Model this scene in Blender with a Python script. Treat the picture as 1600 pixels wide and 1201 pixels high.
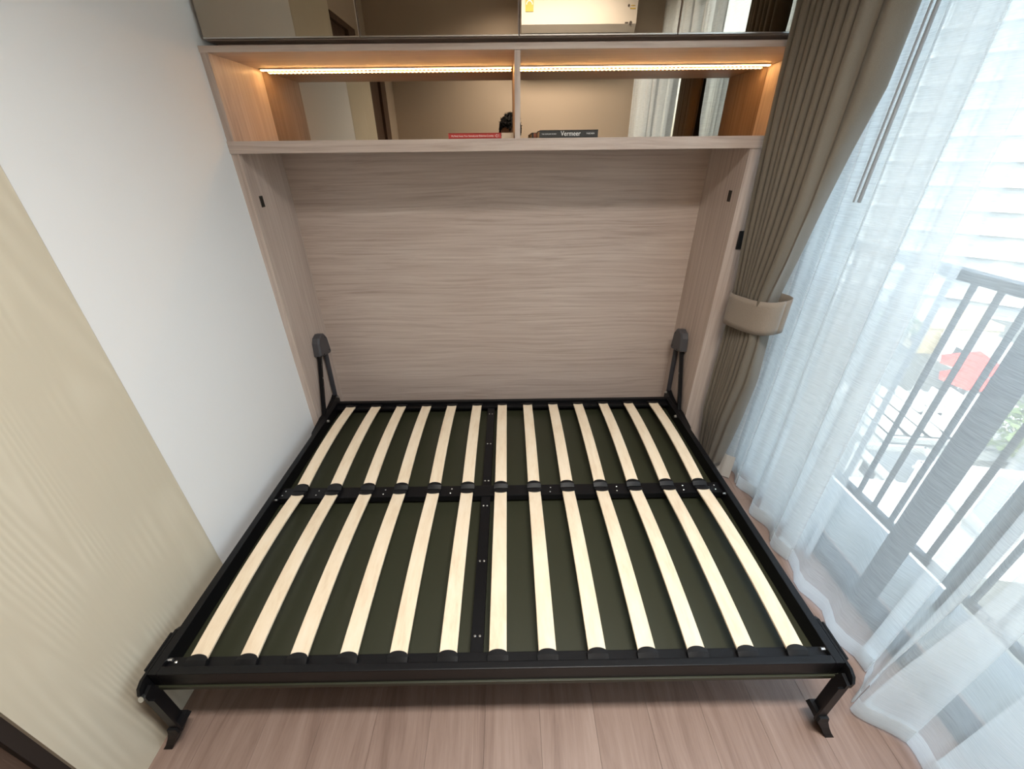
import bpy, bmesh, math, random
from mathutils import Vector, Matrix, noise

for o in list(bpy.data.objects):
    bpy.data.objects.remove(o, do_unlink=True)
SC = bpy.context.scene
COL = SC.collection
random.seed(7)

# ------------------------------------------------------------------ camera
CAM = Vector((1.13074, -1.93302, 1.63926))
CR = Vector((0.99989288, -0.01089707, -0.00977121))
CU = Vector((0.01389528, 0.49701138, 0.86763276))
CF = Vector((0.00459826, 0.8676756, -0.49710956))
cd = bpy.data.cameras.new('camera')
cam = bpy.data.objects.new('camera', cd)
COL.objects.link(cam)
m = Matrix((CR, CU, -CF)).transposed().to_4x4()
m.translation = CAM
cam.matrix_world = m
cd.sensor_fit = 'HORIZONTAL'
cd.sensor_width = 36.0
cd.lens = 14.354
cd.clip_start = 0.01
cd.clip_end = 600
SC.camera = cam

# ------------------------------------------------------------------ world, sun, exposure
SC.view_settings.view_transform = 'Standard'
SC.view_settings.look = 'None'
SC.view_settings.gamma = 1.0
SC.view_settings.use_curve_mapping = False
SC.view_settings.exposure = 0.02
w = bpy.data.worlds.new('world')
SC.world = w
w.use_nodes = True
nt = w.node_tree
bg = nt.nodes['Background']
sky = nt.nodes.new('ShaderNodeTexSky')
sky.sky_type = 'NISHITA'
sky.sun_disc = False
sky.sun_elevation = math.radians(44)
sky.sun_rotation = math.radians(236)
sky.air_density = 1.0
sky.dust_density = 2.2
sky.ozone_density = 1.0
hz = nt.nodes.new('ShaderNodeHueSaturation')          # sky desaturated to make the daylight less blue
hz.inputs['Saturation'].default_value = 0.55
nt.links.new(sky.outputs[0], hz.inputs['Color'])
nt.links.new(hz.outputs[0], bg.inputs[0])
bg.inputs[1].default_value = 1.42
sd = bpy.data.lights.new('sun', 'SUN')
sd.energy = 2.6
sd.color = (1.0, 0.95, 0.86)
sd.angle = math.radians(0.6)
sun = bpy.data.objects.new('sun', sd)
COL.objects.link(sun)
sun.rotation_euler = Vector((0.60, 0.40, -0.70)).to_track_quat('-Z', 'Y').to_euler()
# daylight portal in the glass front (guides sky sampling, gives no light itself)
pd = bpy.data.lights.new('window_portal', 'AREA')
pd.shape = 'RECTANGLE'
pd.size = 2.6
pd.size_y = 2.4
pd.cycles.is_portal = True
po = bpy.data.objects.new('window_portal', pd)
COL.objects.link(po)
po.location = (2.62, -1.05, 1.32)
po.rotation_euler = Vector((-1, 0, 0)).to_track_quat('-Z', 'Z').to_euler()

# ------------------------------------------------------------------ dimensions
ZC = 2.86              # ceiling
YR = -2.32             # rear wall
XW = 2.56              # window plane
XI = 2.134             # inner face of the lower right side
XN = 2.325             # inner face of the niche right side
XE = 2.35              # right end of cabinet
ZS0, ZS1 = 1.638, 1.682
ZT0, ZT1 = 1.964, 1.984
YM = 0.38              # niche mirror, back panel

# ------------------------------------------------------------------ material helpers
def mat(name):
    m_ = bpy.data.materials.new(name)
    m_.use_nodes = True
    return m_, m_.node_tree, m_.node_tree.nodes['Principled BSDF']

def plain(name, col, rough=0.5, metal=0.0, spec=0.5, emis=None, bump=None):
    m_, t, b = mat(name)
    b.inputs['Base Color'].default_value = (*col, 1)
    b.inputs['Roughness'].default_value = rough
    b.inputs['Metallic'].default_value = metal
    b.inputs['Specular IOR Level'].default_value = spec
    if emis:
        b.inputs['Emission Color'].default_value = (*emis[0], 1)
        b.inputs['Emission Strength'].default_value = emis[1]
    n = t.nodes.new('ShaderNodeTexNoise')
    tc = t.nodes.new('ShaderNodeTexCoord')
    t.links.new(tc.outputs['Object'], n.inputs['Vector'])
    sc, st = bump if bump else (60.0, 0.02)
    n.inputs['Scale'].default_value = sc
    n.inputs['Detail'].default_value = 4
    bp = t.nodes.new('ShaderNodeBump')
    bp.inputs['Strength'].default_value = st
    bp.inputs['Distance'].default_value = 0.01
    t.links.new(n.outputs['Fac'], bp.inputs['Height'])
    t.links.new(bp.outputs[0], b.inputs['Normal'])
    return m_

def wood(name, c_dark, c_mid, c_light, axis='X', across=80.0, along=1.5, rough=0.45, bump=0.15,
         swirl=0.6, rand=False, lines=0.5, broad=5.0):
    """wood laminate: grain runs along the given object axis"""
    m_, t, b = mat(name)
    N = t.nodes.new
    L = t.links.new
    tc = N('ShaderNodeTexCoord')
    src = tc.outputs['Object']
    if rand:
        oi = N('ShaderNodeObjectInfo')
        mu = N('ShaderNodeMath'); mu.operation = 'MULTIPLY'; mu.inputs[1].default_value = 37.0
        L(oi.outputs['Random'], mu.inputs[0])
        ad = N('ShaderNodeVectorMath'); ad.operation = 'ADD'
        L(src, ad.inputs[0]); L(mu.outputs[0], ad.inputs[1])
        src = ad.outputs[0]
    # large slow warp gives the cathedral swirls
    wn = N('ShaderNodeTexNoise'); wn.inputs['Scale'].default_value = 1.0; wn.inputs['Detail'].default_value = 1.5
    mp0 = N('ShaderNodeMapping')
    s0 = {'X': (0.9, 4, 4), 'Y': (4, 0.9, 4), 'Z': (4, 4, 0.9)}[axis]
    mp0.inputs['Scale'].default_value = s0
    L(src, mp0.inputs[0]); L(mp0.outputs[0], wn.inputs['Vector'])
    sub = N('ShaderNodeVectorMath'); sub.operation = 'SUBTRACT'; sub.inputs[1].default_value = (.5, .5, .5)
    L(wn.outputs['Color'], sub.inputs[0])
    scl = N('ShaderNodeVectorMath'); scl.operation = 'SCALE'; scl.inputs['Scale'].default_value = swirl * 0.12
    L(sub.outputs[0], scl.inputs[0])
    ad2 = N('ShaderNodeVectorMath'); ad2.operation = 'ADD'
    L(src, ad2.inputs[0]); L(scl.outputs[0], ad2.inputs[1])
    def grain(ac, al, det):
        mp = N('ShaderNodeMapping')
        mp.inputs['Scale'].default_value = {'X': (al, ac, ac), 'Y': (ac, al, ac), 'Z': (ac, ac, al)}[axis]
        n = N('ShaderNodeTexNoise'); n.inputs['Scale'].default_value = 1.0; n.inputs['Detail'].default_value = det
        n.inputs['Roughness'].default_value = 0.62
        L(ad2.outputs[0], mp.inputs[0]); L(mp.outputs[0], n.inputs['Vector'])
        return n.outputs['Fac']
    g1 = grain(across, along, 5)
    g2 = grain(across * 5, along * 5, 3)
    g3 = grain(broad, along * 0.5, 2)
    mx = N('ShaderNodeMix'); mx.data_type = 'FLOAT'; mx.inputs['Factor'].default_value = 0.30
    L(g1, mx.inputs['A']); L(g3, mx.inputs['B'])
    mx2 = N('ShaderNodeMix'); mx2.data_type = 'FLOAT'; mx2.inputs['Factor'].default_value = 0.25 * lines
    L(mx.outputs['Result'], mx2.inputs['A']); L(g2, mx2.inputs['B'])
    rp = N('ShaderNodeValToRGB')
    e = rp.color_ramp.elements
    e[0].position = 0.33; e[0].color = (*c_dark, 1)
    e[1].position = 0.68; e[1].color = (*c_light, 1)
    em = rp.color_ramp.elements.new(0.5); em.color = (*c_mid, 1)
    L(mx2.outputs['Result'], rp.inputs[0])
    L(rp.outputs[0], b.inputs['Base Color'])
    b.inputs['Roughness'].default_value = rough
    bp = N('ShaderNodeBump'); bp.inputs['Strength'].default_value = bump; bp.inputs['Distance'].default_value = 0.004
    L(g2, bp.inputs['Height']); L(bp.outputs[0], b.inputs['Normal'])
    return m_

M = {}
TD, TM, TL = (0.38, 0.29, 0.24), (0.52, 0.42, 0.36), (0.62, 0.525, 0.46)
M['wood_x'] = wood('taupe laminate, level grain', TD, TM, TL, 'X')
M['wood_z'] = wood('taupe laminate, upright grain', TD, TM, TL, 'Z')
M['wood_y'] = wood('taupe laminate, grain front to back', TD, TM, TL, 'Y')
M['floor'] = wood('pinkish oak vinyl plank', (0.185, 0.118, 0.092), (0.285, 0.196, 0.158), (0.365, 0.265, 0.22), 'Y',
                  across=30, along=1.6, rough=0.42, bump=0.12, swirl=1.6, rand=True, lines=0.7)
M['floor_joint'] = plain('dark plank joint', (0.13, 0.088, 0.07), 0.8)
M['wall'] = plain('white wall paint', (0.82, 0.83, 0.835), 0.75, spec=0.3, bump=(140, 0.03))
M['rear_wall'] = plain('warm taupe wall paint', (0.46, 0.38, 0.30), 0.8, spec=0.3, bump=(140, 0.03))
M['ceiling'] = plain('white ceiling paint', (0.82, 0.82, 0.80), 0.85, spec=0.2)
M['dark_door'] = wood('dark brown laminate', (0.045, 0.025, 0.017), (0.085, 0.050, 0.034), (0.13, 0.08, 0.055), 'Z', across=50, rough=0.5)
M['dark_gap'] = plain('dark fill of the door gap', (0.018, 0.011, 0.008), 0.6)  # near-black colour holds the shade of the door gap
M['slat'] = wood('pale birch ply', (0.72, 0.56, 0.39), (0.83, 0.69, 0.51), (0.88, 0.76, 0.60), 'Y', across=30, along=6, rough=0.55,
                 bump=0.06, swirl=1.4, rand=True, lines=0.8, broad=14)
M['black'] = plain('black powder-coated steel', (0.0045, 0.0045, 0.0055), 0.42, spec=0.28, bump=(400, 0.05))
M['cap'] = plain('black moulded plastic', (0.006, 0.006, 0.007), 0.5, spec=0.3, bump=(300, 0.05))
M['grey_plastic'] = plain('charcoal plastic', (0.062, 0.060, 0.066), 0.5, bump=(300, 0.05))
M['strut'] = plain('dark grey painted tube', (0.035, 0.035, 0.042), 0.35)
M['zinc'] = plain('zinc plated steel', (0.75, 0.75, 0.74), 0.3, metal=1.0)
M['olive'] = plain('dark olive green board', (0.028, 0.030, 0.015), 0.5, bump=(8, 0.03))
M['plate'] = plain('dark metal striker plate', (0.05, 0.05, 0.045), 0.4, metal=0.7)
M['alu'] = plain('brushed aluminium', (0.62, 0.60, 0.57), 0.3, metal=1.0)
M['socket'] = plain('black socket plate', (0.012, 0.012, 0.012), 0.35)
M['frame'] = plain('dark aluminium window frame', (0.03, 0.033, 0.036), 0.45, metal=0.3)
M['railing'] = plain('dark grey steel railing', (0.05, 0.052, 0.056), 0.5)
M['led'] = plain('warm led strip', (1, 0.8, 0.5), 0.5, emis=((1.0, 0.50, 0.155), 26.0))
M['led_bead'] = plain('bright led bead', (1, 0.9, 0.7), 0.5, emis=((1.0, 0.66, 0.30), 60.0))

def mirror_mat():
    m_, t, b = mat('bronze tinted mirror')
    b.inputs['Base Color'].default_value = (0.46, 0.385, 0.305, 1)
    b.inputs['Metallic'].default_value = 1.0
    b.inputs['Roughness'].default_value = 0.0
    return m_
M['mirror'] = mirror_mat()

def beige_mat():
    m_, t, b = mat('beige embossed wood grain laminate')
    N = t.nodes.new; L = t.links.new
    tc = N('ShaderNodeTexCoord')
    wn = N('ShaderNodeTexNoise'); wn.inputs['Scale'].default_value = 1.6; wn.inputs['Detail'].default_value = 1.2
    mp = N('ShaderNodeMapping'); mp.inputs['Scale'].default_value = (1, 1.7, 0.10)
    L(tc.outputs['Object'], mp.inputs[0]); L(mp.outputs[0], wn.inputs['Vector'])
    mu = N('ShaderNodeMath'); mu.operation = 'MULTIPLY'; mu.inputs[1].default_value = 300.0
    L(wn.outputs['Fac'], mu.inputs[0])
    si = N('ShaderNodeMath'); si.operation = 'SINE'; L(mu.outputs[0], si.inputs[0])
    pw = N('ShaderNodeMath'); pw.operation = 'MULTIPLY_ADD'; pw.inputs[1].default_value = 0.5; pw.inputs[2].default_value = 0.5
    L(si.outputs[0], pw.inputs[0])
    n2 = N('ShaderNodeTexNoise'); n2.inputs['Scale'].default_value = 1.0; n2.inputs['Detail'].default_value = 4
    mp2 = N('ShaderNodeMapping'); mp2.inputs['Scale'].default_value = (1, 70, 3)
    L(tc.outputs['Object'], mp2.inputs[0]); L(mp2.outputs[0], n2.inputs['Vector'])
    n3 = N('ShaderNodeTexNoise'); n3.inputs['Scale'].default_value = 2.6; n3.inputs['Detail'].default_value = 1
    L(tc.outputs['Object'], n3.inputs['Vector'])
    r3 = N('ShaderNodeMapRange'); r3.inputs['From Min'].default_value = 0.47; r3.inputs['From Max'].default_value = 0.62
    L(n3.outputs['Fac'], r3.inputs['Value'])
    gate = N('ShaderNodeMath'); gate.operation = 'MULTIPLY'
    L(pw.outputs[0], gate.inputs[0]); L(r3.outputs[0], gate.inputs[1])
    mx = N('ShaderNodeMix'); mx.data_type = 'FLOAT'; mx.inputs['Factor'].default_value = 0.35
    L(gate.outputs[0], mx.inputs['A']); L(n2.outputs['Fac'], mx.inputs['B'])
    rp = N('ShaderNodeValToRGB')
    rp.color_ramp.elements[0].color = (0.60, 0.54, 0.42, 1); rp.color_ramp.elements[1].color = (0.68, 0.62, 0.495, 1)
    L(mx.outputs['Result'], rp.inputs[0]); L(rp.outputs[0], b.inputs['Base Color'])
    bp = N('ShaderNodeBump'); bp.inputs['Strength'].default_value = 0.22; bp.inputs['Distance'].default_value = 0.004
    L(mx.outputs['Result'], bp.inputs['Height']); L(bp.outputs[0], b.inputs['Normal'])
    b.inputs['Roughness'].default_value = 0.55
    return m_
M['beige'] = beige_mat()

def fabric(name, col, scale=900.0, trans=0.12, sheen=0.2):
    m_, t, b = mat(name)
    N = t.nodes.new; L = t.links.new
    tc = N('ShaderNodeTexCoord')
    n = N('ShaderNodeTexNoise'); n.inputs['Scale'].default_value = scale; n.inputs['Detail'].default_value = 2
    L(tc.outputs['Object'], n.inputs['Vector'])
    rp = N('ShaderNodeValToRGB')
    rp.color_ramp.elements[0].position = 0.3; rp.color_ramp.elements[1].position = 0.7
    rp.color_ramp.elements[0].color = (*[c * 0.82 for c in col], 1); rp.color_ramp.elements[1].color = (*[min(1, c * 1.12) for c in col], 1)
    L(n.outputs['Fac'], rp.inputs[0]); L(rp.outputs[0], b.inputs['Base Color'])
    b.inputs['Roughness'].default_value = 0.8
    b.inputs['Sheen Weight'].default_value = sheen
    bp = N('ShaderNodeBump'); bp.inputs['Strength'].default_value = 0.2; bp.inputs['Distance'].default_value = 0.001
    L(n.outputs['Fac'], bp.inputs['Height']); L(bp.outputs[0], b.inputs['Normal'])
    return m_
M['drape'] = fabric('taupe curtain fabric', (0.150, 0.126, 0.094))
M['tie'] = fabric('taupe tieback fabric', (0.26, 0.21, 0.165), 500)
M['lining'] = fabric('pale curtain lining', (0.60, 0.58, 0.54))

def sheer_mat(name, clear):
    m_ = bpy.data.materials.new(name); m_.use_nodes = True
    t = m_.node_tree; t.nodes.clear()
    N = t.nodes.new; L = t.links.new
    out = N('ShaderNodeOutputMaterial')
    tc = N('ShaderNodeTexCoord')
    mp = N('ShaderNodeMapping'); mp.inputs['Scale'].default_value = (18, 18, 420)
    L(tc.outputs['Object'], mp.inputs[0])
    n = N('ShaderNodeTexNoise'); n.inputs['Scale'].default_value = 1.0; n.inputs['Detail'].default_value = 3
    L(mp.outputs[0], n.inputs['Vector'])
    bp = N('ShaderNodeBump'); bp.inputs['Strength'].default_value = 0.25; bp.inputs['Distance'].default_value = 0.002
    L(n.outputs['Fac'], bp.inputs['Height'])
    tr = N('ShaderNodeBsdfTranslucent'); tr.inputs[0].default_value = (0.95, 0.965, 0.965, 1)
    df = N('ShaderNodeBsdfDiffuse'); df.inputs[0].default_value = (0.86, 0.88, 0.88, 1)
    L(bp.outputs[0], tr.inputs['Normal']); L(bp.outputs[0], df.inputs['Normal'])
    mx = N('ShaderNodeMixShader'); mx.inputs[0].default_value = 0.32
    L(tr.outputs[0], mx.inputs[1]); L(df.outputs[0], mx.inputs[2])
    tp = N('ShaderNodeBsdfTransparent'); tp.inputs[0].default_value = (1, 1, 1, 1)
    mr = N('ShaderNodeMapRange')
    mr.inputs['From Min'].default_value = 0.25; mr.inputs['From Max'].default_value = 0.75
    mr.inputs['To Min'].default_value = clear - 0.07; mr.inputs['To Max'].default_value = clear + 0.07
    L(n.outputs['Fac'], mr.inputs['Value'])
    m2 = N('ShaderNodeMixShader')
    L(mr.outputs[0], m2.inputs[0])
    L(mx.outputs[0], m2.inputs[1]); L(tp.outputs[0], m2.inputs[2])
    L(m2.outputs[0], out.inputs[0])
    return m_
M['sheer'] = sheer_mat('white sheer voile', 0.58)
M['hem'] = sheer_mat('doubled voile hem', 0.30)

def pane_mat():
    m_ = bpy.data.materials.new('clear window glass'); m_.use_nodes = True
    t = m_.node_tree; t.nodes.clear()
    N = t.nodes.new; L = t.links.new
    out = N('ShaderNodeOutputMaterial')
    tp = N('ShaderNodeBsdfTransparent'); tp.inputs[0].default_value = (0.90, 0.95, 0.94, 1)
    gl = N('ShaderNodeBsdfGlossy'); gl.inputs['Roughness'].default_value = 0.0
    lw = N('ShaderNodeLayerWeight'); lw.inputs[0].default_value = 0.5
    pw = N('ShaderNodeMath'); pw.operation = 'POWER'; pw.inputs[1].default_value = 5.0
    fr = N('ShaderNodeMath'); fr.operation = 'MULTIPLY_ADD'; fr.inputs[1].default_value = 0.9; fr.inputs[2].default_value = 0.04
    L(lw.outputs['Facing'], pw.inputs[0]); L(pw.outputs[0], fr.inputs[0])
    mx = N('ShaderNodeMixShader')
    L(fr.outputs[0], mx.inputs[0]); L(tp.outputs[0], mx.inputs[1]); L(gl.outputs[0], mx.inputs[2]); L(mx.outputs[0], out.inputs[0])
    return m_
M['pane'] = pane_mat()

# ------------------------------------------------------------------ mesh helpers (world coordinates)
def wpos(o):
    v = Vector((0, 0, 0))
    while o is not None:
        v += o.location
        o = o.parent
    return v

def thing(name, loc, label, cat, group=None):
    o = bpy.data.objects.new(name, None)
    o.empty_display_size = 0.1
    COL.objects.link(o)
    o.location = loc
    tag(o, label, cat, group)
    return o

def tag(o, label=None, cat=None, group=None, kind=None):
    if label: o['label'] = label
    if cat: o['category'] = cat
    if group: o['group'] = group
    if kind: o['kind'] = kind
    return o

def obj(name, bm, material, parent=None, smooth=False, origin=None):
    """link the bmesh (world coordinates) as one object under its parent"""
    base = wpos(parent) if parent else Vector((0, 0, 0))
    org = Vector(origin) if origin is not None else base
    for v in bm.verts:
        v.co -= org
    me = bpy.data.meshes.new(name)
    bm.normal_update()
    bm.to_mesh(me)
    bm.free()
    if smooth:
        for p in me.polygons: p.use_smooth = True
    me.materials.append(M[material] if isinstance(material, str) else material)
    o = bpy.data.objects.new(name, me)
    COL.objects.link(o)
    o.location = org - base
    if parent: o.parent = parent
    return o

def box(bm, x0, x1, y0, y1, z0, z1, bevel=0.0):
    r = bmesh.ops.create_cube(bm, size=1.0)
    for v in r['verts']:
        v.co = Vector(((x0 + x1) / 2 + v.co.x * (x1 - x0), (y0 + y1) / 2 + v.co.y * (y1 - y0), (z0 + z1) / 2 + v.co.z * (z1 - z0)))
    if bevel > 0:
        es = set()
        for v in r['verts']:
            for e in v.link_edges: es.add(e)
        bmesh.ops.bevel(bm, geom=list(es), offset=bevel, segments=2, affect='EDGES', profile=0.7)
    return bm

def B(x0, x1, y0, y1, z0, z1, bevel=0.0):
    return box(bmesh.new(), x0, x1, y0, y1, z0, z1, bevel)

def prism(bm, pts, axis, a, b):
    """extrude a polygon; pts are pairs in the other two axes (cyclic order kept)"""
    def co(p, t):
        if axis == 'x': return (t, p[0], p[1])
        if axis == 'y': return (p[0], t, p[1])
        return (p[0], p[1], t)
    va = [bm.verts.new(co(p, a)) for p in pts]
    vb = [bm.verts.new(co(p, b)) for p in pts]
    n = len(pts)
    bm.faces.new(va); bm.faces.new(list(reversed(vb)))
    for i in range(n):
        bm.faces.new((va[i], vb[i], vb[(i + 1) % n], va[(i + 1) % n]))
    bmesh.ops.recalc_face_normals(bm, faces=bm.faces[:])
    return bm

def cyl(bm, p0, p1, r0, r1=None, seg=12):
    p0, p1 = Vector(p0), Vector(p1)
    r1 = r0 if r1 is None else r1
    d = p1 - p0
    res = bmesh.ops.create_cone(bm, cap_ends=True, segments=seg, radius1=r0, radius2=r1, depth=d.length)
    q = d.to_track_quat('Z', 'Y').to_matrix().to_4x4()
    q.translation = (p0 + p1) / 2
    bmesh.ops.transform(bm, matrix=q, verts=res['verts'])
    return bm

def bar(bm, p0, p1, wid, thick, side):
    """flat bar from p0 to p1, 'side' is the thickness direction"""
    p0, p1 = Vector(p0), Vector(p1)
    d = (p1 - p0).normalized(); s = Vector(side).normalized(); u_ = d.cross(s).normalized()
    vs = []
    for p in (p0, p1):
        for a, c in ((-1, -1), (1, -1), (1, 1), (-1, 1)):
            vs.append(bm.verts.new(p + u_ * a * wid / 2 + s * c * thick / 2))
    for f in ((0, 1, 2, 3), (7, 6, 5, 4), (0, 4, 5, 1), (1, 5, 6, 2), (2, 6, 7, 3), (3, 7, 4, 0)):
        bm.faces.new([vs[i] for i in f])
    bmesh.ops.recalc_face_normals(bm, faces=bm.faces[:])
    return bm

def inst(o, parent, loc):
    c = o.copy(); COL.objects.link(c); c.parent = parent; c.location = loc
    return c

def struct(name, bm, material, parent=None, label=None, **k):
    o = obj(name, bm, material, parent, **k)
    if parent is None: o['kind'] = 'structure'
    if label: o['label'] = label
    return o

# ------------------------------------------------------------------ room shell
fl = struct('floor', B(-0.45, 2.66, YR - 0.1, 0.55, -0.12, -0.008), 'floor_joint', label='pinkish brown oak-look plank floor in front of the bed')
PW, PL = 0.182, 1.22
pm = None
k = 0
for i in range(15):
    off = 0.32 + (i * 0.29) % 0.76
    for j in range(-1, 4):
        x0 = -0.06 + i * PW
        y0 = YR - 0.3 + off + j * PL - 0.0
        ya, yb = max(y0, YR - 0.05), min(y0 + PL, 0.5)
        if yb - ya < 0.05: continue
        full = abs((yb - ya) - PL) < 1e-6
        xm, ym = x0 + PW / 2, (ya + yb) / 2
        if full and pm is not None:
            c = pm.copy(); COL.objects.link(c); c.parent = fl; c.location = (xm, ym, 0)
        else:
            o = obj('plank', B(x0 + 0.0004, x0 + PW - 0.0004, ya + 0.0004, yb - 0.0004, -0.009, 0.0, 0.0), 'floor', fl, origin=(xm, ym, 0))
            if full: pm = o

struct('ceiling', B(-0.2, 2.75, YR - 0.1, 0.55, ZC, ZC + 0.12), 'ceiling', label='white ceiling')
# left wall: white plaster from the cabinet to the beige panel, then door panel, gap, dark door, taupe wall
YB1 = -0.886; YB2 = -1.500; YB3 = -1.528; YB4 = -1.87; YB5 = -2.03
wl = struct('wall_left', B(-0.16, 0.0, YB1, 0.55, 0, ZC), 'wall', label='white painted wall left of the bed')
d1 = struct('door_1', B(-0.16, 0.0006, YB2, YB1 - 0.0015, 0.0, 2.84), 'beige', label='beige wood-grain sliding panel set flush in the left wall')
struct('gap_strip', B(-0.16, -0.012, YB3, YB2, 0, 2.44), 'dark_gap', label='dark strip coloured as the shaded gap beside the beige panel')  # solid strip, the gap's shade is put into its colour
d2 = struct('door_2', B(-0.16, -0.03, YB4 - 0.005, YB3 + 0.005, 0, 2.405), 'dark_door', label='dark brown wood door in the left wall')
struct('trim_2', B(-0.16, -0.004, YB5, YB4, 0, 2.44), 'dark_door', label='dark brown door frame post nearest the rear wall')
struct('trim_3', B(-0.16, -0.004, YB4, YB3, 2.405, 2.44), 'dark_door', label='dark brown lintel over the door')
bm = bmesh.new(); box(bm, -0.16, -0.001, YR, YB5, 0, ZC); box(bm, -0.16, -0.001, YB5, YB2, 2.44, ZC)
struct('wall_left_rear', bm, 'rear_wall', label='taupe wall around the dark door')
struct('wall_back', B(-0.2, 2.75, 0.42, 0.55, 0, ZC), 'wall', label='wall behind the bed cabinet')
struct('wall_rear', B(-0.2, 2.75, YR - 0.14, YR, 0, ZC), 'rear_wall', label='warm taupe rear wall seen in the mirrors')
bm = bmesh.new()
box(bm, XW - 0.06, XW + 0.12, -0.02, 0.55, 0, ZC)
box(bm, XW - 0.06, XW + 0.12, YR - 0.1, YR + 0.1, 0, ZC)
box(bm, XW - 0.06, XW + 0.12, YR, 0.0, 2.62, ZC)
struct('wall_right', bm, 'wall', label='white wall around the glass front')

# window: four tall panes in a dark aluminium frame
wf = bmesh.new()
YA, YZ = YR + 0.1, -0.02
box(wf, XW - 0.03, XW + 0.05, YA, YZ, 0.0, 0.05)
box(wf, XW - 0.03, XW + 0.05, YA, YZ, 2.57, 2.62)
for y in (YA + 0.025, YZ - 0.025):
    box(wf, XW - 0.03, XW + 0.05, y - 0.025, y + 0.025, 0.05, 2.57)
win = struct('window_1', wf, 'frame', label='floor-to-ceiling sliding glass front behind the sheer curtain')
ms = [-0.022 - 0.025, -0.927, -1.60, YA + 0.025]
for y in ms[1:3]:
    obj('mullion', B(XW - 0.028, XW + 0.04, y - 0.021, y + 0.021, 0.05, 2.57), 'frame', win)
for a, b_ in zip(ms[:-1], ms[1:]):
    obj('pane', B(XW + 0.004, XW + 0.008, b_ + 0.02, a - 0.02, 0.05, 2.57), 'pane', win)

# ------------------------------------------------------------------ bed cabinet with lit niche
cab = thing('bed_cabinet', (1.1, 0.2, 0), 'taupe wood wall bed cabinet with a lit open niche above the fold-down bed', 'cabinet')
obj('side_panel', B(0.0, 0.027, 0.0, 0.41, 0.0, ZS0), 'wood_z', cab)
obj('front_stile', B(0.0265, 0.031, 0.001, 0.036, 0.0, ZS0), 'wood_z', cab)
obj('side_panel', B(XI, XI + 0.03, 0.0, 0.41, 0.0, ZS0), 'wood_z', cab)
obj('filler_panel', B(XI + 0.03, XE, 0.0, 0.02, 0.0, ZS0), 'wood_z', cab)
obj('back_panel', B(0.027, XI, 0.373, 0.40, 0.0, ZS0), 'wood_x', cab)
obj('shelf_board', B(0.0, XE, -0.006, 0.41, ZS0, ZS1, 0.0012), 'wood_x', cab)
obj('top_board', B(0.0, XE, -0.004, 0.41, ZT0, ZT1, 0.0012), 'wood_x', cab)
obj('niche_side', B(0.0, 0.028, 0.0, 0.41, ZS1, ZT0), 'wood_z', cab)
obj('niche_side', B(XN, XE, 0.0, 0.41, ZS1, ZT0), 'wood_z', cab)
obj('divider', B(1.164, 1.186, 0.0, YM, ZS1, ZT0, 0.0008), 'wood_z', cab)
tag(obj('mirror_pane', B(0.028, 1.168, YM, YM + 0.006, ZS1, ZT0), 'mirror', cab), 'bronze tinted mirror')
tag(obj('mirror_pane', B(1.182, XN, YM, YM + 0.006, ZS1, ZT0), 'mirror', cab), 'bronze tinted mirror')
# warm led strips under the top board, just ahead of the mirrors
for a, b_ in ((0.040, 1.160), (1.190, 2.315)):
    ch = obj('led_channel', B(a, b_, 0.335, 0.357, ZT0 - 0.0045, ZT0), 'alu', cab)
    obj('led_strip', B(a + 0.004, b_ - 0.004, 0.340, 0.352, ZT0 - 0.0075, ZT0 - 0.0045), 'led', ch)
    bm = bmesh.new()
    n = 60
    for i in range(n):
        x = a + 0.012 + (b_ - a - 0.024) * i / (n - 1)
        box(bm, x - 0.003, x + 0.003, 0.343, 0.349, ZT0 - 0.0088, ZT0 - 0.0075)
    tag(obj('led_bead', bm, 'led_bead', ch), kind='stuff')
for x0, x1 in ((0.0268, 0.0285), (XI - 0.0015, XI + 0.0002)):
    p = obj('striker_plate', B(x0, x1, 0.066, 0.094, 1.428, 1.474), 'plate', cab)
obj('socket_plate', B(2.176, 2.25, -0.008, 0.0, 1.235, 1.315, 0.003), 'socket', cab)
obj('plinth', B(0.027, XI, 0.34, 0.36, 0.0, 0.07), 'wood_x', cab)

# ------------------------------------------------------------------ mirrored upper cabinet
up = thing('mirrored_cabinet', (1.1, 0.2, ZT1), 'overhead cabinet with four bronze mirror doors above the lit niche', 'cabinet')
obj('carcass', B(0.014, XE, 0.044, 0.41, 2.006, ZC - 0.002), 'wood_x', up)
obj('bottom_rail', B(0.014, XE, 0.11, 0.40, ZT1, 2.006), 'wood_x', up)
edges = [0.014, 0.593, 1.182, 1.770, XE]
for a, b_ in zip(edges[:-1], edges[1:]):
    dr = obj('mirror_door', B(a + 0.002, b_ - 0.002, 0.024, 0.042, 2.008, ZC - 0.01), 'wood_z', up)
    obj('mirror_pane', B(a + 0.004, b_ - 0.004, 0.020, 0.0245, 2.012, ZC - 0.014), 'mirror', dr)
    obj('edge_trim', B(a + 0.002, b_ - 0.002, 0.0195, 0.025, 2.0075, 2.0115), 'alu', dr)

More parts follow.
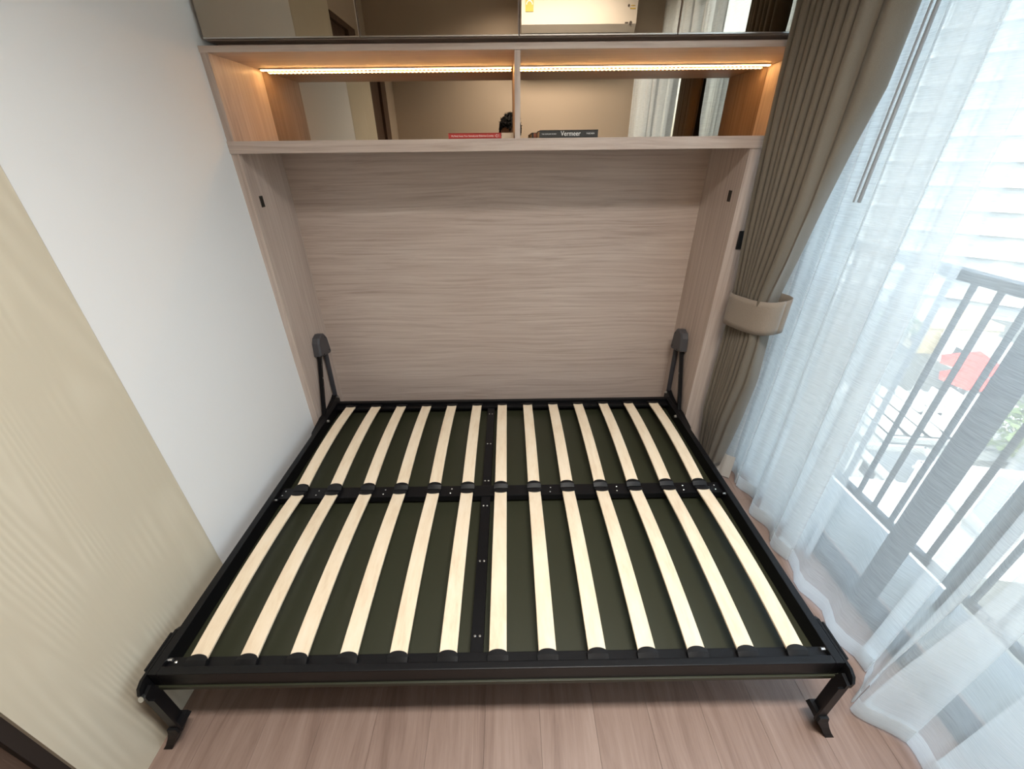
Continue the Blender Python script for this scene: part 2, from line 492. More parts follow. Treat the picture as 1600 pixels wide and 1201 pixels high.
# ------------------------------------------------------------------ fold-down bed
XC = 1.0825
bed = thing('wall_bed', (XC, -0.55, 0), 'black steel fold-down bed frame with pale wooden slats', 'bed')
RX0, RX1 = 0.065, 2.10
ZR0, ZR1 = 0.268, 0.330
YF, YK = -1.312, 0.178
def rail(x0, x1):
    return obj('side_rail', B(x0, x1, YF, YK, ZR0, ZR1, 0.003), 'black', bed)
rl = rail(RX0, RX0 + 0.026)
rr = rail(RX1 - 0.026, RX1)
bm = B(RX0 + 0.026, RX1 - 0.026, YF, YF + 0.022, ZR0, ZR1, 0.003)
fr = obj('front_rail', bm, 'black', bed)
obj('slat_flange', B(RX0 + 0.026, RX1 - 0.026, YF + 0.022, YF + 0.056, 0.300, 0.312, 0.002), 'black', fr)
bk = obj('back_rail', B(RX0 + 0.026, RX1 - 0.026, YK - 0.024, YK, ZR0, ZR1, 0.003), 'black', bed)
obj('slat_flange', B(RX0 + 0.026, RX1 - 0.026, YK - 0.062, YK - 0.024, 0.300, 0.312, 0.002), 'black', bk)
cb = obj('cross_bar', B(RX0 + 0.026, RX1 - 0.026, -0.605, -0.540, 0.284, 0.312, 0.003), 'black', bed)
mb = obj('middle_beam', B(0.996, 1.036, YF + 0.05, YK - 0.05, 0.278, 0.306, 0.003), 'black', bed)
obj('bottom_panel', B(RX0 - 0.004, RX1 + 0.004, YF - 0.005, YK, 0.252, 0.2675, 0.0015), 'olive', bed)
riv = None
def rivet(x, y, z, parent, r=0.0042):
    global riv
    if riv is None:
        bm = bmesh.new()
        bmesh.ops.create_uvsphere(bm, u_segments=8, v_segments=5, radius=1.0)
        for v in bm.verts: v.co.z *= 0.5
        bm_ = bmesh.new()
        me = bpy.data.meshes.new('rivet'); bm.to_mesh(me); bm.free(); bm_.free()
        me.materials.append(M['zinc'])
        riv = me
    o = bpy.data.objects.new('rivet', riv)
    COL.objects.link(o); o.parent = parent; o.location = Vector((x, y, z)) - wpos(parent); o.scale = (r, r, r)
    return o
for y in (0.051, -0.227, -0.504, -0.658, -0.932, -1.205):
    rivet(1.008, y, 0.3062, mb); rivet(1.024, y, 0.3062, mb)
PIT = 0.15; SX0 = 0.1825
for kx in (-0.48, 0.52, 2.52, 4.52, 7.5, 9.5, 11.5, 12.45):
    x = SX0 + kx * PIT
    rivet(x, -0.560, 0.3122, cb, 0.0035); rivet(x - 0.004, -0.586, 0.3122, cb, 0.0035)
rivet(0.112, -1.270, 0.3122, fr, 0.005)
for x, sgn, rl_ in ((0.092, 1, rl), (RX1 - 0.027, -1, rr)):
    for y, r in ((-0.014, 0.009), (-0.618, 0.0055), (-1.266, 0.0065)):
        cylb = cyl(bmesh.new(), (x - sgn * 0.002, y, 0.316), (x + sgn * 0.010, y, 0.316), r, r * 0.8, 8)
        obj('bolt', cylb, 'zinc', rl_)
# slats: bowed along their length, held by moulded caps
def slat_mesh(L_):
    bm = bmesh.new(); n = 12; hw = 0.0265; th = 0.008
    rows = []
    for i in range(n + 1):
        s = i / n; y = (s - 0.5) * L_
        z = 0.019 * (1 - (2 * s - 1) ** 2)
        rows.append([bm.verts.new((x, y, z + dz)) for x, dz in ((-hw, -th), (hw, -th), (hw, -0.0012), (hw - 0.002, 0.0), (-hw + 0.002, 0.0), (-hw, -0.0012))])
    for a, b_ in zip(rows[:-1], rows[1:]):
        for q in range(6):
            bm.faces.new((a[q], a[(q + 1) % 6], b_[(q + 1) % 6], b_[q]))
    bm.faces.new(rows[0]); bm.faces.new(list(reversed(rows[-1])))
    bmesh.ops.recalc_face_normals(bm, faces=bm.faces[:])
    me = bpy.data.meshes.new('slat'); bm.to_mesh(me); bm.free(); me.materials.append(M['slat'])
    return me
def cap_mesh(back, name):
    """cap with its round lip towards +y at the origin (slat end); 'back' is how far it reaches to -y"""
    bm = bmesh.new(); hw = 0.031; n = 10
    top = []
    for i in range(n + 1):
        u_ = -1 + 2 * i / n
        crown = 0.004 * (1 - u_ * u_)
        x = u_ * hw
        lip = 0.013 * math.sqrt(max(0.0, 1 - u_ * u_ * 0.98))
        top.append([(x, -back, -0.006 + crown * 0.4), (x, -0.004, 0.0035 + crown), (x, lip, 0.0030 + crown), (x, lip, -0.011), (x, -back, -0.014)])
    vs = [[bm.verts.new(p) for p in col_] for col_ in top]
    for a, b_ in zip(vs[:-1], vs[1:]):
        for q in range(5):
            bm.faces.new((a[q], b_[q], b_[(q + 1) % 5], a[(q + 1) % 5]))
    bm.faces.new(vs[0]); bm.faces.new(list(reversed(vs[-1])))
    bmesh.ops.recalc_face_normals(bm, faces=bm.faces[:])
    me = bpy.data.meshes.new(name); bm.to_mesh(me); bm.free(); me.materials.append(M['cap'])
    return me
SZ = 0.327
YS = (0.122, -0.549, -0.592, -1.272)
sm_b = slat_mesh(YS[0] - YS[1]); sm_f = slat_mesh(YS[2] - YS[3])
cap_o = cap_mesh(0.020, 'end_cap'); cap_c = cap_mesh(0.020, 'end_cap')
bl = wpos(bed)
for k in range(13):
    x = SX0 + k * PIT
    for me, ya, yb in ((sm_b, YS[0], YS[1]), (sm_f, YS[2], YS[3])):
        o = bpy.data.objects.new('slat', me); COL.objects.link(o); o.parent = bed
        o.location = Vector((x, (ya + yb) / 2, SZ + random.uniform(-0.0006, 0.0006))) - bl
        hl = (ya - yb) / 2
        for cm, yy, rot in ((cap_o, hl, math.pi), (cap_c, -hl, 0.0)):
            c = bpy.data.objects.new('end_cap', cm); COL.objects.link(c); c.parent = o
            c.location = (0, yy, 0.0); c.rotation_euler = (0, 0, rot)
# folding legs at the front corners
for sgn, xr in ((-1, RX0), (1, RX1)):
    xo = xr + sgn * 0.004
    # outer bracket plate with rounded nose and slot
    pts = [(-1.165, 0.292), (-1.165, 0.316), (-1.18, 0.326), (-1.325, 0.326), (-1.343, 0.316), (-1.352, 0.296), (-1.350, 0.268), (-1.338, 0.246), (-1.318, 0.236), (-1.300, 0.240), (-1.290, 0.262), (-1.20, 0.285)]
    bm = bmesh.new(); prism(bm, pts, 'x', xo, xo + sgn * 0.009)
    lb = obj('leg_bracket', bm, 'black', bed)
    bm = bmesh.new(); box(bm, min(xo + sgn * 0.009, xo + sgn * 0.016), max(xo + sgn * 0.009, xo + sgn * 0.016), -1.30, -1.19, 0.318, 0.328, 0.002)
    obj('slot_edge', bm, 'black', lb)
    bm = bmesh.new(); cyl(bm, (xo - sgn * 0.004, -1.345, 0.283), (xo - sgn * 0.004, -1.358, 0.291), 0.0085, seg=14)
    if sgn < 0: obj('pivot_bolt', bm, 'zinc', lb)
    else: bm.free()
    xl = xr + sgn * 0.001
    bm = bmesh.new()
    prism(bm, [(-1.353, 0.29), (-1.353, 0.075), (-1.312, 0.070), (-1.3125, 0.266), (-1.325, 0.30)], 'x', xl, xl - sgn * 0.010)
    prism(bm, [(-1.353, 0.27), (-1.353, 0.075), (-1.347, 0.075), (-1.347, 0.27)], 'x', xl - sgn * 0.010, xl - sgn * 0.026)
    lg = obj('leg', bm, 'black', bed)
    # moulded foot that flares outwards to the floor
    bm = bmesh.new()
    secs = [(0.100, -0.014, 0.014, -1.360, -1.306), (0.082, -0.018, 0.016, -1.362, -1.303), (0.050, 0.004, 0.030, -1.364, -1.308), (0.018, 0.020, 0.046, -1.368, -1.318), (0.001, 0.030, 0.058, -1.372, -1.322)]
    rings = []
    for z, a, b_, y0, y1 in secs:
        xa, xb = xl - sgn * 0.008 + sgn * a, xl - sgn * 0.008 + sgn * b_
        rings.append([bm.verts.new(p) for p in ((xa, y0, z), (xb, y0, z), (xb, y1, z), (xa, y1, z))])
    for a, b_ in zip(rings[:-1], rings[1:]):
        for q in range(4):
            bm.faces.new((a[q], a[(q + 1) % 4], b_[(q + 1) % 4], b_[q]))
    bm.faces.new(rings[0]); bm.faces.new(rings[-1])
    bmesh.ops.recalc_face_normals(bm, faces=bm.faces[:])
    obj('foot', bm, 'cap', lg)
# lift mechanism on each side
for sgn, xs in ((1, 0.0285), (-1, XI - 0.0015)):
    X = lambda d: xs + sgn * d
    bm = bmesh.new()
    pts = [(0.155, 0.640), (0.168, 0.712), (0.186, 0.738), (0.225, 0.748), (0.262, 0.738), (0.286, 0.708), (0.300, 0.610), (0.285, 0.604), (0.215, 0.618)]
    pts2 = [(0.230 + (p[0] - 0.230) * 0.86, 0.675 + (p[1] - 0.675) * 0.90) for p in pts]
    va = [bm.verts.new((X(0.0), *p)) for p in pts]; vb = [bm.verts.new((X(0.030), *p)) for p in pts]; vc = [bm.verts.new((X(0.038), *p)) for p in pts2]
    n = len(pts)
    bm.faces.new(va); bm.faces.new(vc)
    for i in range(n):
        j = (i + 1) % n
        bm.faces.new((va[i], vb[i], vb[j], va[j])); bm.faces.new((vb[i], vc[i], vc[j], vb[j]))
    bmesh.ops.recalc_face_normals(bm, faces=bm.faces[:])
    cv = obj('hinge_cover', bm, 'grey_plastic', bed)
    for yy, zz in ((0.258, 0.715), (0.20, 0.635), (0.272, 0.63)):
        obj('screw', cyl(bmesh.new(), (X(0.037), yy, zz), (X(0.0395), yy, zz), 0.004, seg=8), 'cap', cv)
    bm = bmesh.new(); bar(bm, (X(0.012), 0.205, 0.66), (X(0.012), 0.062, 0.300), 0.036, 0.010, (1, 0, 0))
    bar(bm, (X(0.017), 0.190, 0.66), (X(0.017), 0.047, 0.300), 0.006, 0.018, (1, 0, 0))
    la = obj('lift_arm', bm, 'black', bed)
    for t in (0.22, 0.42, 0.55, 0.78):
        p = Vector((X(0.017), 0.205 + (0.062 - 0.205) * t, 0.66 + (0.30 - 0.66) * t))
        obj('rivet', cyl(bmesh.new(), p, p + Vector((sgn * 0.003, 0, 0)), 0.0065 if t == 0.42 else 0.0035, seg=8), 'zinc', la)
    obj('gas_strut', cyl(bmesh.new(), (X(0.016), 0.262, 0.65), (X(0.018), 0.238, 0.315), 0.014, 0.013, 14), 'strut', bed)
    bm = bmesh.new()
    prism(bm, [(0.262, 0.315), (0.262, 0.270), (0.02, 0.258), (-0.13, 0.262), (-0.10, 0.300), (0.02, 0.318), (0.11, 0.312), (0.20, 0.330), (0.235, 0.345)], 'x', X(0.004), X(0.030))
    hp = obj('hinge_plate', bm, 'black', bed)
    for yy, zz, r in ((0.236, 0.326, 0.008), (0.062, 0.310, 0.007)):
        obj('bolt', cyl(bmesh.new(), (X(0.028), yy, zz), (X(0.040), yy, zz), r, r * 0.8, 8), 'zinc', hp)

# ------------------------------------------------------------------ text helper
def text(name, body, size, loc, rot, material, parent, align='LEFT', stretch=1.0, ext=0.0004):
    c = bpy.data.curves.new(name, 'FONT'); c.body = body; c.size = size; c.align_x = align; c.align_y = 'CENTER'; c.extrude = ext
    o = bpy.data.objects.new(name, c); COL.objects.link(o)
    dg = bpy.context.evaluated_depsgraph_get()
    me = bpy.data.meshes.new_from_object(o.evaluated_get(dg))
    COL.objects.unlink(o); bpy.data.objects.remove(o)
    me.materials.append(material)
    n = bpy.data.objects.new(name, me); COL.objects.link(n)
    n.parent = parent; n.location = Vector(loc) - wpos(parent); n.rotation_euler = rot; n.scale = (stretch, 1, 1)
    return n
FACE = (math.pi / 2, 0, 0)
M['ink_white'] = plain('white print', (0.85, 0.84, 0.80), 0.6)
M['red_cover'] = plain('matt red cover', (0.50, 0.045, 0.035), 0.55)
M['grey_cover'] = plain('charcoal cover', (0.035, 0.034, 0.031), 0.5)
M['paper'] = plain('cream page edges', (0.72, 0.60, 0.45), 0.85, bump=(300, 0.2))
M['art_red'] = plain('printed warm brown picture', (0.32, 0.12, 0.07), 0.5)

def book(name, x0, x1, y0, y1, z0, h, cover, label, sp=0.006):
    b = thing(name, ((x0 + x1) / 2, (y0 + y1) / 2, z0), label, 'book')
    bm = bmesh.new(); t = 0.003
    box(bm, x0, x1, y0, y1, z0 + h - t, z0 + h); box(bm, x0, x1, y0, y1, z0, z0 + t)
    box(bm, x0, x1, y0, y0 + sp, z0, z0 + h, 0.0015)
    obj('cover', bm, cover, b)
    obj('pages', B(x0 + 0.003, x1 - 0.003, y0 + sp, y1 - 0.004, z0 + t, z0 + h - t), 'paper', b)
    return b
rb = book('paperback_book', 0.893, 1.108, 0.02, 0.165, ZS1, 0.0205, 'red_cover', 'red paperback lying flat on the niche shelf, left of the divider')
text('spine_title', 'My Body Keeps Your Secrets', 0.0078, (0.905, 0.0195, ZS1 + 0.010), FACE, M['ink_white'], rb)
text('spine_author', 'Lucia Osborne-Crowley', 0.0082, (0.997, 0.0195, ZS1 + 0.010), FACE, M['ink_white'], rb)
bm = bmesh.new()
for (xa, za, xb, zb) in ((1.083, 0.010, 1.092, 0.0155), (1.083, 0.010, 1.092, 0.0045), (1.092, 0.0155, 1.092, 0.0045), (1.098, 0.016, 1.098, 0.006)):
    bar(bm, (xa, 0.0195, ZS1 + za), (xb, 0.0195, ZS1 + zb), 0.0008, 0.0006, (0, 1, 0))
obj('publisher_mark', bm, 'ink_white', rb)
vb_ = book('art_book', 1.265, 1.504, 0.02, 0.20, ZS1, 0.0275, 'grey_cover', 'thick charcoal art book lying flat on the niche shelf, right of the divider')
text('spine_title', 'Vermeer', 0.0245, (1.392, 0.0195, ZS1 + 0.0145), FACE, M['ink_white'], vb_, 'CENTER', 0.92)
text('spine_small_print', 'THE COMPLETE WORKS', 0.0055, (1.274, 0.0195, ZS1 + 0.0135), FACE, M['ink_white'], vb_)
text('spine_publisher', 'TASCHEN', 0.0075, (1.456, 0.0195, ZS1 + 0.0145), FACE, M['ink_white'], vb_)
db = book('picture_book', 1.243, 1.46, 0.215, 0.345, ZS1, 0.0255, 'grey_cover', 'dark book half hidden behind the charcoal art book, brown picture on its spine')
obj('spine_picture', B(1.252, 1.266, 0.2143, 0.2155, ZS1 + 0.006, ZS1 + 0.023), 'art_red', db)
bk_ = thing('booklet', (1.135, 0.12, ZS1), 'small cream paper booklet between the red paperback and the divider', 'booklet')
obj('pages', B(1.1095, 1.160, 0.05, 0.19, ZS1 + 0.001, ZS1 + 0.0205), 'paper', bk_)
bm = B(1.1092, 1.1605, 0.0497, 0.1905, ZS1 + 0.0205, ZS1 + 0.0212); box(bm, 1.1092, 1.1605, 0.0497, 0.1905, ZS1, ZS1 + 0.001)
obj('cover', bm, 'paper', bk_)

# ------------------------------------------------------------------ curtains
def loft(name, rows, material, parent, smooth=True):
    bm = bmesh.new()
    vs = [[bm.verts.new(p) for p in r] for r in rows]
    for a, b_ in zip(vs[:-1], vs[1:]):
        for i in range(len(a) - 1):
            bm.faces.new((a[i], a[i + 1], b_[i + 1], b_[i]))
    return obj(name, bm, material, parent, smooth)

def lerp_tab(tab, z):
    """tab: rows (z, v1, v2...) descending z, smooth interpolation"""
    if z >= tab[0][0]: return tab[0][1:]
    if z <= tab[-1][0]: return tab[-1][1:]
    for a, b_ in zip(tab[:-1], tab[1:]):
        if a[0] >= z >= b_[0]:
            t = (a[0] - z) / (a[0] - b_[0])
            return [p + (q - p) * t for p, q in zip(a[1:], b_[1:])]

dp = thing('drape', (2.26, -0.16, 0.08), 'heavy taupe drape gathered by a tieback beside the cabinet', 'curtain')
# z, pleats start (x, y), pleats end (x, y), outer edge of the smooth flap (x, y), pleat depth
DT = [(2.84, 2.157, -0.030, 2.198, -0.362, 2.330, -0.385, 0.026),
      (2.00, 2.160, -0.030, 2.200, -0.358, 2.330, -0.377, 0.026),
      (1.80, 2.160, -0.034, 2.200, -0.352, 2.330, -0.365, 0.026),
      (1.62, 2.160, -0.045, 2.200, -0.346, 2.330, -0.310, 0.025),
      (1.45, 2.163, -0.055, 2.200, -0.335, 2.330, -0.268, 0.024),
      (1.25, 2.172, -0.065, 2.200, -0.305, 2.330, -0.226, 0.021),
      (1.08, 2.186, -0.070, 2.207, -0.258, 2.322, -0.196, 0.017),
      (0.98, 2.192, -0.072, 2.214, -0.250, 2.318, -0.196, 0.015),
      (0.88, 2.196, -0.068, 2.218, -0.262, 2.324, -0.207, 0.017),
      (0.66, 2.200, -0.060, 2.220, -0.255, 2.330, -0.219, 0.021),
      (0.43, 2.202, -0.058, 2.220, -0.220, 2.330, -0.197, 0.020),
      (0.22, 2.222, -0.058, 2.235, -0.180, 2.328, -0.167, 0.016),
      (0.07, 2.240, -0.060, 2.250, -0.152, 2.318, -0.150, 0.012)]
NP = 9
rows = []
NZ = 64
rnd = [random.uniform(0.75, 1.2) for _ in range(40)]
wid = [random.uniform(0.7, 1.3) for _ in range(NP)]
cum = [0.0]
for v in wid: cum.append(cum[-1] + v / sum(wid))
for iz in range(NZ + 1):
    z = 2.84 + (0.07 - 2.84) * iz / NZ
    ax, ay, cx_, cy_, bx, by, am = lerp_tab(DT, z)
    A = Vector((ax, ay)); Cv = Vector((cx_, cy_)); Bv = Vector((bx, by))
    d = Cv - A; n = Vector((d.y, -d.x)).normalized()
    if n.x > 0: n = -n
    row = []
    for kk in range(NP):
        for i in range(18):
            lu = i / 18
            u_ = cum[kk] + (cum[kk + 1] - cum[kk]) * lu
            lobe = math.sin(math.pi * lu) ** 0.85
            offv = am * 2.5 * rnd[kk] * (lobe - 0.70) * (0.88 + 0.12 * math.sin(3 * z + 2.1 * kk))
            side = 0.13 * d.length / NP * math.sin(2 * math.pi * lu)
            p = A + d * u_ + n * offv - d.normalized() * (side + 0.003 * math.sin(2.4 * z + kk))
            row.append((p.x, p.y, z))
    # smooth flap turning round towards the glass
    kf = am / 0.026
    K1 = Cv + Vector((0.004, -0.035)) * kf; K2 = Bv + Vector((-0.05, -0.045)) * kf
    C0 = Cv - n * am * 1.6
    for i in range(25):
        t = i / 24
        p = C0 * (1 - t) ** 3 + K1 * 3 * t * (1 - t) ** 2 + K2 * 3 * t * t * (1 - t) + Bv * t ** 3
        wv = 0.004 * math.sin(7 * z + 5 * t) * math.sin(math.pi * t)
        row.append((p.x, p.y - wv, z))
    row.append((bx + 0.003, by + 0.03, z)); row.append((bx - 0.01, by + 0.08, z))
    rows.append(row)
fab = loft('fabric', rows, 'drape', dp)
sol = fab.modifiers.new('thickness', 'SOLIDIFY'); sol.thickness = 0.0015
# tieback band round the gathered fabric
bm = bmesh.new()
ca, cb_ = Vector((2.215, -0.055)), Vector((2.290, -0.280))
cc = (ca + cb_) / 2; dd = (cb_ - ca).normalized(); nn = Vector((dd.y, -dd.x))
if nn.x > 0: nn = -nn
tb = []
for j in range(7):
    v = j / 6
    ring = []
    for i in range(48):
        a = 2 * math.pi * i / 48
        c_, s_ = math.cos(a), math.sin(a)
        ex = abs(c_) ** 0.7 * (1 if c_ > 0 else -1); ey = abs(s_) ** 0.7 * (1 if s_ > 0 else -1)
        p = cc + dd * ex * 0.128 + nn * (ey * 0.078)
        z = 1.078 - v * 0.150 - 0.014 * (s_ * 0.5 + 0.5) * (1 - 0.2 * v) + 0.010 * c_
        ring.append((p.x, p.y, z))
    tb.append(ring + [ring[0]])
tie = loft('tieback', tb, 'tie', dp)
sol = tie.modifiers.new('thickness', 'SOLIDIFY'); sol.thickness = 0.003; sol.offset = 1
# pale lining hanging below the drape
rows = []
for iz in range(7):
    z = 0.16 - 0.15 * iz / 6
    rows.append([(2.262 + 0.10 * t + 0.006 * math.sin(14 * t), -0.075 - 0.12 * t, z) for t in [q / 20 for q in range(21)]])
loft('lining', rows, 'lining', dp)

# sheer voile
sh = thing('sheer_curtain', (2.37, -1.1, 0.01), 'white floor-length sheer curtain hanging in folds before the glass front', 'curtain')
# pressed Z-folds: (centre y, width of the overlap, phase)
ZF = [(-0.085, 0.060, 0.3), (-0.200, 0.070, 1.1), (-0.330, 0.085, 2.0), (-0.540, 0.135, 2.9), (-0.705, 0.060, 0.7), (-1.160, 0.040, 1.6), (-1.245, 0.035, 2.2),
      (-1.335, 0.070, 2.4), (-1.520, 0.090, 0.9), (-1.700, 0.080, 1.9), (-1.860, 0.080, 0.2), (-2.000, 0.080, 2.7), (-2.130, 0.050, 1.3)]
def smooth01(t):
    t = max(0.0, min(1.0, t)); return t * t * (3 - 2 * t)
def sheer_path(z):
    pts = []                                    # (y along the rail, depth behind the front layer)
    y = -0.015
    for yc, wf_, ph_ in ZF:
        yc = yc + 0.012 * math.sin(1.5 * z + ph_ * 2) * min(1, 2.84 - z)
        wz = wf_ * (1 + 0.18 * math.sin(2.3 * z + ph_))
        near, far = yc - wz / 2, yc + wz / 2
        for i in range(10): pts.append((y + (near - y) * i / 10, 0.0))
        for i in range(4):                      # rounded turn, then the hidden return layer
            a_ = math.pi * i / 4; pts.append((near - 0.006 * math.sin(a_), 0.006 * (1 - math.cos(a_))))
        for i in range(5): pts.append((near + (far - near) * i / 5, 0.012 + 0.006 * i / 5))
        for i in range(4):
            a_ = math.pi * i / 4; pts.append((far + 0.006 * math.sin(a_), 0.018 + 0.006 * (1 - math.cos(a_))))
        for i in range(5): pts.append((far + (near - far) * i / 5, 0.030 * (1 - 0.3 * i / 5)))
        y = near - 0.022
    for i in range(6): pts.append((y + (-2.20 - y) * i / 5, 0.0))
    fl_ = 1.0 + 0.5 * max(0.0, (0.9 - z) / 0.9)
    g = smooth01((0.75 - z) / 0.7)
    out = []
    for y, dpt in pts:
        x = 2.366 + dpt + 0.013 * fl_ * math.sin(y * 31 + 0.5 * math.sin(1.3 * z)) + 0.006 * math.sin(2.1 * z + 9 * y)
        x += 0.038 * smooth01((y + 0.46) / 0.12)
        x -= 0.115 * g * math.exp(-((y + 1.315) / 0.062) ** 2)
        x += 0.015 * g * math.exp(-((y + 1.47) / 0.06) ** 2)
        out.append((min(x, 2.446), y))
    return out
def sheer_rows(z0, z1, n, off=0.0):
    return [[(x + off, y, z0 + (z1 - z0) * i / n) for x, y in sheer_path(z0 + (z1 - z0) * i / n)] for i in range(n + 1)]
loft('fabric', sheer_rows(2.84, 0.012, 48), 'sheer', sh)
def lining_rows():
    out = []
    for i in range(33):
        z = 2.84 + (0.013 - 2.84) * i / 32
        row = []
        for k_ in range(97):
            t = k_ / 96
            y = -0.05 - 0.66 * t + 0.010 * math.sin(1.4 * z + 6 * t) * min(1, 2.84 - z)
            ph_ = t * 7.5 * 2 * math.pi
            row.append((2.468 + 0.014 * math.sin(ph_) + 0.004 * math.sin(2 * z + 5 * t), y + 0.034 * math.sin(2 * ph_), z))
        out.append(row)
    return out
loft('gathered_layer', lining_rows(), 'sheer', sh)
loft('hem', sheer_rows(0.085, 0.011, 3, -0.0016), 'hem', sh)
wd = bmesh.new()
cyl(wd, (2.322, -0.470, 2.80), (2.318, -0.443, 1.475), 0.0055, 0.0055, 8)
cyl(wd, (2.314, -0.458, 2.80), (2.308, -0.431, 1.475), 0.003, 0.003, 8)
M['wand'] = plain('clear grey plastic wand', (0.28, 0.31, 0.33), 0.3)
obj('draw_wand', wd, 'wand', sh)
tr = bmesh.new(); box(tr, 2.20, 2.23, YR + 0.02, -0.02, 2.842, 2.858); box(tr, 2.36, 2.39, YR + 0.02, -0.02, 2.842, 2.858)
tag(obj('curtain_track', tr, 'ceiling'), 'white double curtain track along the ceiling edge', 'curtain track')

# ------------------------------------------------------------------ things behind the camera, seen in the mirrors
M['ac_white'] = plain('white air conditioner plastic', (0.55, 0.51, 0.45), 0.4)
M['ac_dark'] = plain('dark grey print', (0.06, 0.05, 0.045), 0.6)
M['sticker'] = plain('mustard yellow label', (0.50, 0.36, 0.07), 0.5)
ac = thing('air_conditioner', (1.70, YR + 0.11, 2.42), 'white wall air conditioner on the rear wall, reflected in the mirror doors', 'air conditioner')
bm = bmesh.new()
prism(bm, [(YR + 0.002, 2.44), (YR + 0.002, 2.73), (YR + 0.19, 2.735), (YR + 0.225, 2.71), (YR + 0.23, 2.47), (YR + 0.20, 2.425), (YR + 0.12, 2.42)], 'x', 1.255, 2.13)
body = obj('body', bm, 'ac_white', ac)
obj('louvre', B(1.29, 2.095, YR + 0.10, YR + 0.196, 2.414, 2.421), 'ac_dark', body)
FR = (math.pi / 2, 0, math.pi)
st = obj('energy_label', B(1.285, 1.345, YR + 0.2255, YR + 0.2312, 2.545, 2.66), 'sticker', ac)
bm = bmesh.new()
for i in range(9):
    a0, a1 = math.pi * i / 9, math.pi * (i + 1) / 9
    bar(bm, (1.315 + 0.022 * math.cos(a0), YR + 0.2318, 2.585 + 0.022 * math.sin(a0)), (1.315 + 0.022 * math.cos(a1), YR + 0.2318, 2.585 + 0.022 * math.sin(a1)), 0.006, 0.0006, (0, 1, 0))
obj('label_dial', bm, 'ink_white', st)
bm = bmesh.new()
cyl(bm, (2.062, YR + 0.2295, 2.575), (2.062, YR + 0.2315, 2.575), 0.008, seg=8)
cyl(bm, (2.088, YR + 0.2275, 2.475), (2.088, YR + 0.2312, 2.475), 0.011, seg=12)
box(bm, 2.045, 2.07, YR + 0.2275, YR + 0.2312, 2.472, 2.480)
obj('maker_mark', bm, 'ac_dark', ac)
bm = bmesh.new()
box(bm, 2.075, 2.115, YR + 0.2275, YR + 0.2305, 2.555, 2.562); box(bm, 2.08, 2.11, YR + 0.2275, YR + 0.2305, 2.573, 2.577)
obj('printed_text', bm, 'sticker', ac)

# flat ceiling panel lamp near the rear wall
M['lamp'] = plain('lit diffuser', (1, 1, 1), 0.5, emis=((1, 0.90, 0.80), 3.0))
LX, LY = 1.50, -1.74
lp = thing('ceiling_panel_lamp', (LX, LY, ZC), 'long flat white ceiling lamp in front of the rear wall', 'ceiling light')
bm = bmesh.new()
for x0, x1, y0, y1 in ((-.52, .52, -.17, -.15), (-.52, .52, .15, .17), (-.52, -.50, -.15, .15), (.50, .52, -.15, .15)):
    box(bm, LX + x0, LX + x1, LY + y0, LY + y1, ZC - 0.022, ZC - 0.0005)
obj('rim', bm, 'alu', lp)
obj('diffuser', B(LX - .50, LX + .50, LY - .15, LY + .15, ZC - 0.012, ZC - 0.006), 'lamp', lp)
l = bpy.data.lights.new('panel_light', 'AREA'); l.shape = 'RECTANGLE'; l.size = 0.98; l.size_y = 0.24; l.spread = math.radians(135); l.energy = 44.0; l.color = (1.0, 0.965, 0.91)
lo = bpy.data.objects.new('panel_light', l); COL.objects.link(lo); lo.location = (LX, LY, ZC - 0.026)

# the photographer, leaning back against the rear wall
M['skin'] = plain('warm brown skin', (0.36, 0.20, 0.13), 0.5, bump=(200, 0.05))
M['hair'] = plain('black hair', (0.004, 0.0035, 0.0035), 0.8, spec=0.15, bump=(120, 0.4))
M['shirt'] = fabric('dark tee shirt cloth', (0.05, 0.05, 0.055), 600)
M['trousers'] = fabric('dark trouser cloth', (0.03, 0.032, 0.04), 600)
PX, PY = 1.168, -2.145
per = thing('person', (PX, PY, 0), 'person with short messy black hair, standing back and reflected behind the divider', 'person')
def skin(name, joints, links, material, parent, sub=2, root=0):
    me = bpy.data.meshes.new(name)
    base = wpos(parent)
    bm = bmesh.new()
    lay = bm.verts.layers.skin.verify()
    vs = []
    for j in joints:
        v = bm.verts.new(Vector(j[0]) - base)
        r = j[1]; v[lay].radius = r if isinstance(r, tuple) else (r, r)
        vs.append(v)
    vs[root][lay].use_root = True
    for a, b_ in links: bm.edges.new((vs[a], vs[b_]))
    bm.to_mesh(me); bm.free()
    me.materials.append(M[material])
    o = bpy.data.objects.new(name, me); COL.objects.link(o); o.parent = parent
    o.modifiers.new('skin', 'SKIN'); s = o.modifiers.new('sub', 'SUBSURF'); s.levels = sub; s.render_levels = sub
    dg = bpy.context.evaluated_depsgraph_get()
    me2 = bpy.data.meshes.new_from_object(o.evaluated_get(dg))
    for p in me2.polygons: p.use_smooth = True
    if not me2.materials: me2.materials.append(M[material])
    o.modifiers.clear(); o.data = me2
    return o
HX = CAM.x                                     # phone centre
ph_c = CAM - CF * 0.012 + CR * 0.045
gL = ph_c - CR * 0.082 - CF * 0.012; gR = ph_c + CR * 0.082 - CF * 0.012
J = [((PX, PY, 0.98), (0.155, 0.10)), ((PX, PY, 1.15), (0.145, 0.095)), ((PX, PY, 1.35), (0.165, 0.105)), ((PX, PY + 0.005, 1.50), (0.13, 0.08)),
     ((PX, PY + 0.015, 1.60), 0.058), ((PX, PY + 0.03, 1.69), 0.062), ((PX, PY + 0.035, 1.80), 0.075)]
Lk = [(0, 1), (1, 2), (2, 3), (3, 4), (4, 5), (5, 6)]
